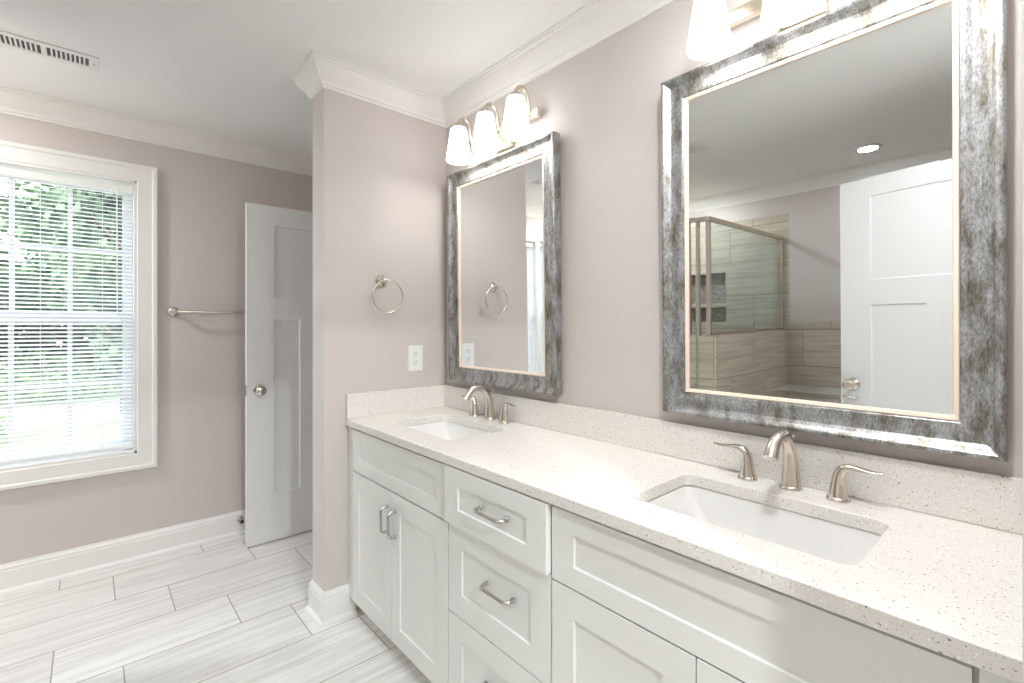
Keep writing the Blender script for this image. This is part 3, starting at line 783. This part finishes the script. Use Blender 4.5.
# faucets
def make_faucet(x, y, label):
    f = thing('faucet', label, 'faucet', (x, y, ZC), 0, 'widespread nickel faucets')
    def spl(P, n=5):
        P = [Vector(p) for p in P]; out = []
        for i in range(len(P) - 1):
            p0, p1, p2, p3 = P[max(i-1, 0)], P[i], P[i+1], P[min(i+2, len(P)-1)]
            for k in range(n):
                t = k / n
                out.append(0.5*((2*p1) + (p2-p0)*t + (2*p0-5*p1+4*p2-p3)*t*t + (3*p1-p0-3*p2+p3)*t**3))
        out.append(P[-1]); return out
    def splr(R, n=5):
        o = []
        for i in range(len(R)-1):
            for k in range(n): o.append(R[i] + (R[i+1]-R[i])*k/n)
        return o + [R[-1]]
    mb = MB()
    path = [(0, 0, 0.004), (0, 0, 0.03), (0, -0.002, 0.065), (0, -0.010, 0.102), (0, -0.034, 0.135), (0, -0.068, 0.146), (0, -0.099, 0.139), (0, -0.121, 0.120), (0, -0.134, 0.101)]
    rad = [0.0240, 0.0212, 0.0180, 0.0154, 0.0136, 0.0130, 0.0136, 0.0150, 0.0168]
    mb.tube(spl(path), splr(rad), 22, up=(1, 0, 0)); sp = mb.build('spout', M['nickel'], f)
    mb = MB(); mb.lathe([(0, 0), (0.0265, 0), (0.0268, 0.003), (0.0255, 0.006), (0.024, 0.0085), (0, 0.0085)], 28); mb.build('base_ring', M['nickel'], sp)
    mb = MB(); mb.tube([(0, 0.019, 0.05), (0, 0.019, 0.128)], 0.0022, 8); mb.tube([(0, 0.019, 0.128), (0, 0.019, 0.136)], 0.0042, 10); mb.build('lift_rod', M['nickel'], sp)
    for s in (-1, 1):
        hb = MB()
        path = [(0, 0, 0.003), (0, 0, 0.02), (0.001*s, 0, 0.043), (0.004*s, 0, 0.064), (0.012*s, -0.001, 0.0775), (0.028*s, -0.002, 0.0825), (0.050*s, -0.005, 0.0825), (0.070*s, -0.008, 0.0815), (0.089*s, -0.011, 0.0845)]
        rad = [0.0225, 0.019, 0.0155, 0.0132, 0.0112, 0.0095, 0.0085, 0.0078, 0.0050]
        fl = [(1, 1)]*3 + [(1, 1), (1.05, 0.9), (1.1, 0.75), (1.1, 0.55), (1.1, 0.45), (1.0, 0.45)]
        P2 = spl(path); R2 = splr(rad)
        F2 = list(zip(splr([a for a, b in fl]), splr([b for a, b in fl])))
        hb.tube(P2, R2, 18, up=(-s, 0, 0), flat=F2, M=TR(0.1055*s, -0.006, 0)); h_ = hb.build('handle', M['nickel'], f)
        mb = MB(); mb.lathe([(0, 0), (0.0255, 0), (0.0258, 0.003), (0.0245, 0.006), (0.023, 0.0085), (0, 0.0085)], 28, TR(0.1055*s, -0.006, 0)); mb.build('base_ring', M['nickel'], h_)
    return f
make_faucet(0.443, -0.059, 'brushed nickel arched faucet with two levers behind the far left sink')
make_faucet(1.678, -0.060, 'brushed nickel arched faucet with two levers below the big mirror')

# ================================================================== MIRRORS
def make_mirror(x0, x1, z0, z1, label):
    w_, h_ = x1 - x0, z1 - z0
    m = thing('wall_mirror', label, 'mirror', (x0 + w_/2, 0, z0), 0, 'silver framed vanity mirrors')
    m.rotation_euler = (math.radians(0.65), 0, 0)      # hung from a wire: the top leans out a little
    hw_, D = w_/2, -0.001
    def ringframe(prof, closed=True):
        """prof (inward, protrusion) around the rectangle"""
        vs = []
        for (sx, zc, sz) in ((-1, 0, 1), (1, 0, 1), (1, h_, -1), (-1, h_, -1)):
            for (i, p) in prof: vs.append((sx*(hw_ - i), -p, zc + sz*i))
        n = len(prof); fs = []
        for c in range(4):
            d = (c+1) % 4
            for k in range(n if closed else n-1): l = (k+1) % n; fs.append((c*n+k, d*n+k, d*n+l, c*n+l))
        return vs, fs
    prof = [(0.002, 0.001), (0.0, 0.006), (0.0, 0.036), (0.0015, 0.042), (0.005, 0.0455), (0.010, 0.0445), (0.015, 0.040), (0.020, 0.034), (0.028, 0.0285), (0.038, 0.0265), (0.050, 0.0275), (0.060, 0.030), (0.066, 0.0305), (0.0695, 0.028), (0.070, 0.024), (0.070, 0.001)]
    vs, fs = ringframe(prof); mb = MB(); mb.add(vs, fs); fr = mb.build('frame', M['frame'], m)
    b = fr.modifiers.new('bevel', 'BEVEL'); b.width = 0.0012; b.segments = 1; b.limit_method = 'ANGLE'; b.angle_limit = math.radians(35)
    vs, fs = ringframe([(0.0702, 0.001), (0.0702, 0.0265), (0.072, 0.028), (0.079, 0.0255), (0.0815, 0.021), (0.0815, 0.001)]); mb = MB(); mb.add(vs, fs); mb.build('liner', M['liner'], m)
    # mirror plate with a ground bevel around it
    gi, bv = 0.0817, 0.020
    pl = [(gi, 0.012), (gi, 0.0203), (gi + bv, 0.0200)]
    vs, fs = ringframe(pl, False); mb = MB(); mb.add(vs, fs)
    a = gi + bv; mb.add([(-hw_+a, -0.0200, a), (hw_-a, -0.0200, a), (hw_-a, -0.0200, h_-a), (-hw_+a, -0.0200, h_-a)], [(0, 1, 2, 3)])
    a = gi; mb.add([(-hw_+a, -0.012, a), (hw_-a, -0.012, a), (hw_-a, -0.012, h_-a), (-hw_+a, -0.012, h_-a)], [(3, 2, 1, 0)])
    mb.build('mirror_glass', M['mirror'], m)
    return m
make_mirror(0.0885, 0.832, 1.036, 2.075, 'narrower silver framed mirror near the corner reflecting the towel ring')
make_mirror(1.2995, 2.064, 1.036, 2.083, 'larger looking silver framed mirror on the right reflecting the shower and door')

# ================================================================== VANITY LIGHTS
def make_light(xc, label):
    t = thing('vanity_light', label, 'wall light', (xc, 0, 2.19), 0, 'three shade vanity lights')
    mb = MB(); mb.box((-0.245, -0.043, -0.020), (0.245, -0.022, 0.020)); mb.build('bar', M['brass'], t, 0.003)
    mb = MB(); mb.box((-0.057, -0.022, -0.085), (0.057, -0.001, 0.040)); mb.build('back_plate', M['brass'], t, 0.004)
    for k in (-1, 0, 1):
        x = 0.2*k
        mb = MB()
        pts = [(x, -0.040, 0.0), (x, -0.052, 0.035)] 
        for q in range(9):
            a = PI - PI*q/8*1.0
            pts.append((x, -0.088 - 0.034*math.cos(a)*-1*-1, 0.068 + 0.030*math.sin(a)))
        pts = [(x, -0.042, -0.004), (x, -0.050, 0.030), (x, -0.056, 0.062), (x, -0.068, 0.088), (x, -0.088, 0.100), (x, -0.108, 0.092), (x, -0.119, 0.074), (x, -0.121, 0.056)]
        mb.tube(pts, 0.0075, 12); arm = mb.build('arm', M['brass'], t)
        mb = MB(); mb.lathe([(0, 0.066), (0.012, 0.066), (0.018, 0.060), (0.0255, 0.050), (0.0265, 0.043), (0, 0.043)], 24, TR(x, -0.121, 0)); mb.build('shade_cap', M['brass'], arm)
        mb = MB()
        mb.lathe([(0.020, 0.0435), (0.034, 0.0425), (0.0375, 0.037), (0.0415, 0.010), (0.0500, -0.045), (0.0572, -0.095), (0.0585, -0.105), (0.0565, -0.109), (0.0545, -0.105), (0.0535, -0.095), (0.0465, -0.045), (0.0385, 0.010), (0.0345, 0.034), (0.020, 0.0385)], 36, TR(x, -0.121, 0), close=True)
        sh = mb.build('shade', M['shade'], t, label='lit white frosted glass shade')
        mb = MB(); mb.sphere((x, -0.121, -0.045), 0.024, 16, (1, 1, 1.15)); mb.lathe([(0, 0.040), (0.014, 0.040), (0.014, -0.022), (0, -0.022)], 16, TR(x, -0.121, 0)); mb.build('bulb', M['bulb'], t)
        ld = bpy.data.lights.new('bulb_light', 'POINT'); ld.energy = LAMP_BULB; ld.color = LAMP_COL; ld.shadow_soft_size = 0.026
        lo = bpy.data.objects.new('bulb_light', ld); C.objects.link(lo); lo.parent = t; lo.location = (x, -0.121, -0.085)
    return t
make_light(0.487, 'brass vanity light with three lit shades above the narrower mirror')
make_light(1.690, 'brass vanity light with lit shades above the big right mirror, partly out of frame')

# ================================================================== RECESSED AND ADDED FILL LIGHTS, VENTS
def downlight(x, y, label, power=1.0, group='recessed ceiling lights'):
    t = thing('recessed_light', label, 'ceiling light', (x, y, H), 0, group)
    mb = MB(); mb.lathe([(0.058, 0), (0.078, 0), (0.078, -0.004), (0.062, -0.007), (0.056, -0.004)], 32, close=True); mb.build('trim_ring', M['beige_plate'], t)
    mb = MB(); mb.lathe([(0, -0.002), (0.0565, -0.002), (0.0565, -0.0035), (0, -0.0035)], 32); mb.build('lens', M['down'], t)
    ld = bpy.data.lights.new('down_light', 'AREA'); ld.shape = 'DISK'; ld.size = 0.11; ld.energy = LAMP_DOWN * power; ld.color = DOWN_COL
    lo = bpy.data.objects.new('down_light', ld); C.objects.link(lo); lo.parent = t; lo.location = (0, 0, -0.010)
downlight(1.295, -2.62, 'lit recessed light over the tiled ledge, seen in the big mirror', 0.26)
downlight(1.90, -0.75, 'added unseen fill light in the ceiling just inside the entry doorway', 1.65)  # added fill, out of view, brightens the counter and right cabinets
downlight(-0.72, -2.45, 'added unseen fill light near the window end of the room', 2.6)  # added fill kept out of view, lifts the window side
downlight(-0.10, -2.60, 'added unseen fill light inside the shower', 1.0)  # lamp added for ambient light in the shower, hidden from the mirror
downlight(3.4, -1.3, 'added unseen fill light in the room beyond the doorway', 6.8)  # added fill shining in through the doorway, never in view

def ceiling_vent(x, y, w_, l_, label, dark=True):
    t = thing('ceiling_vent', label, 'vent', (x, y, H), 0, 'ceiling air registers')
    mb = MB(); bx_, by_ = w_/2, l_/2; ix, iy = 0.040*w_/0.14, l_/2 - 0.032
    for s in (-1, 1):
        mb.box((s*ix, -by_, -0.006), (s*bx_, by_, 0)); mb.box((-ix, s*iy, -0.006), (ix, s*by_, 0))
    mb.box((-ix, -0.009, -0.006), (ix, 0.009, 0)); mb.build('frame', M['grille'], t, 0.002)
    mb = MB(); mb.box((-ix, -iy, -0.0012), (ix, iy, -0.0002)); mb.build('duct_opening', M['ventdark'], t)
    for s in (-1, 1):
        a, b = (0.009, iy) if s > 0 else (-iy, -0.009); n = 9; p = (b - a)/n
        for k in range(1, n):
            mb = MB(); mb.box((-ix, a + p*k - 0.003, -0.0055), (ix, a + p*k + 0.003, -0.0015)); mb.build('louver', M['grille'], t)
    for s in (-1, 1):
        mb = MB(); mb.lathe([(0, 0), (0.004, 0), (0.003, -0.0015), (0, -0.0018)], 12, TR(0, s*(by_ - 0.014), -0.006)); mb.build('screw', M['pull'], t)
ceiling_vent(-0.662, -1.555, 0.140, 0.345, 'white ceiling vent with dark slots above the window side')
ceiling_vent(0.560, -1.64, 0.145, 0.30, 'white ceiling vent near the shower, seen in the big mirror')

# ================================================================== TOWEL RING, OUTLET, TOWEL BAR, DOOR STOP
t = thing('towel_ring', 'brushed nickel towel ring hanging on the beige return wall', 'towel ring', (0, -0.372, 1.527))
mb = MB(); mb.lathe([(0, 0.0005), (0.027, 0.0005), (0.0275, 0.004), (0.024, 0.008), (0.014, 0.012), (0.010, 0.018), (0.009, 0.036), (0.011, 0.042), (0.011, 0.050), (0.008, 0.054), (0, 0.055)], 28, RY(PI/2)); mb.build('post', M['nickel'], t)
mb = MB(); pts = [(0.047, 0.015 + 0.077*math.sin(2*PI*k/48), -0.076 + 0.077*math.cos(2*PI*k/48)) for k in range(48)]
mb.tube(pts, 0.0042, 10, closed=True, up=(1, 0, 0)); mb.build('ring', M['nickel'], t)
t = thing('wall_outlet', 'white duplex outlet on the return wall above the side splash', 'outlet', (0, -0.185, 1.150))
mb = MB(); mb.prism(rrect(0, 0, 0.082, 0.128, 0.005, 3), 0.005, M=TR(0.0003, 0, 0) @ RZ(PI/2) @ RX(PI/2)); mb.build('cover_plate', M['plastic'], t, 0.0015)
for s in (-1, 1):
    mb = MB(); mb.prism(rrect(0, 0.021*s, 0.034, 0.030, 0.010, 5), 0.0025, M=TR(0.0053, 0, 0) @ RZ(PI/2) @ RX(PI/2)); r = mb.build('receptacle', M['plastic'], t)
    mb = MB()
    for q in (-1, 1): mb.box((0.0076, q*0.0065 - 0.0011, 0.021*s + 0.000), (0.0084, q*0.0065 + 0.0011, 0.021*s + 0.009))
    mb.lathe([(0, 0), (0.0026, 0), (0.0026, 0.0008), (0, 0.0008)], 12, TR(0.0076, 0, 0.021*s - 0.007) @ RY(PI/2)); mb.build('slots', M['slot'], r)
mb = MB(); mb.lathe([(0, 0), (0.003, 0), (0.002, 0.001), (0, 0.0012)], 12, TR(0.0053, 0, 0) @ RY(PI/2)); mb.build('screw', M['plastic'], t)
t = thing('towel_bar', 'long nickel towel bar on the window wall running behind the open door', 'towel bar', (XW, -0.74, 1.397))
for s in (-1, 1):
    mb = MB(); mb.lathe([(0, 0.0005), (0.028, 0.0005), (0.0285, 0.004), (0.024, 0.009), (0.014, 0.014), (0.011, 0.022), (0.011, 0.050), (0.015, 0.056), (0.015, 0.068), (0.010, 0.074), (0, 0.075)], 28, TR(0, s*0.305, 0) @ RY(PI/2)); mb.build('post', M['nickel'], t)
mb = MB(); mb.tube([(0.060, -0.305, 0), (0.060, 0.305, 0)], 0.0085, 16); mb.build('bar', M['nickel'], t)
t = thing('door_stop', 'small brown door stop on the baseboard beside the open door', 'door stop', (XW + 0.0135, -0.700, 0.093))
mb = MB(); mb.lathe([(0, 0), (0.013, 0), (0.013, 0.004), (0.006, 0.008), (0.006, 0.050)], 16, RY(PI/2)); mb.build('rod', M['brass'], t)
mb = MB(); mb.lathe([(0, 0.050), (0.010, 0.050), (0.011, 0.060), (0.009, 0.068), (0, 0.070)], 16, RY(PI/2)); mb.build('bumper', M['rubber'], t)

# ================================================================== SHOWER ENCLOSURE
GX = 0.584
t = thing('shower_enclosure', 'framed glass shower panel on the tiled knee wall, seen in the big mirror', 'shower enclosure', (GX, -1.78, 0))
def sb(name, a, b, mat='nickel', bev=0.002): m_ = MB(); m_.box((a[0]-GX, a[1]+1.78, a[2]), (b[0]-GX, b[1]+1.78, b[2])); return m_.build(name, M[mat], t, bev)
ZT = 1.985; ZK = 1.212
sb('side_header', (GX - 0.014, YB + 0.002, ZT), (GX + 0.014, -1.767, ZT + 0.030), 'brass')
sb('front_header', (-0.315, -1.793, ZT), (GX - 0.0145, -1.767, ZT + 0.030))
sb('corner_post', (GX - 0.014, -1.793, ZK), (GX + 0.014, -1.767, ZT - 0.0005))
sb('wall_channel', (GX - 0.011, YB + 0.002, ZK), (GX + 0.011, YB + 0.022, ZT - 0.0005), 'brass')
sb('sill_rail', (GX - 0.011, YB + 0.0225, ZK), (GX + 0.011, -1.7935, ZK + 0.020), 'brass')
sb('side_panel', (GX - 0.004, YB + 0.0225, ZK + 0.0205), (GX + 0.004, -1.7935, ZT - 0.0005), 'shower_glass', 0)
# door of the shower: strike jamb on the knee wall, glass, handle
sb('strike_jamb', (0.502, -1.793, 0.10), (0.5215, -1.767, ZT - 0.0005))
sb('hinge_jamb', (-0.3195, -1.793, 0.10), (-0.300, -1.767, ZT - 0.0005))
sb('door_glass', (-0.295, -1.783, 0.115), (0.497, -1.777, ZT - 0.010), 'shower_glass', 0)
m_ = MB(); m_.tube([(0.45 - GX, 0.005, 0.95), (0.45 - GX, 0.045, 0.95), (0.45 - GX, 0.045, 1.15), (0.45 - GX, 0.005, 1.15)], 0.007, 10); m_.build('door_handle', M['nickel'], t)
mb = MB(); mb.box((-0.32, -1.84, 0), (0.522, -1.755, 0.099)); struct(mb, 'trim_18', M['wtile'], 'tiled curb below the shower door', 'curb', 0.003)
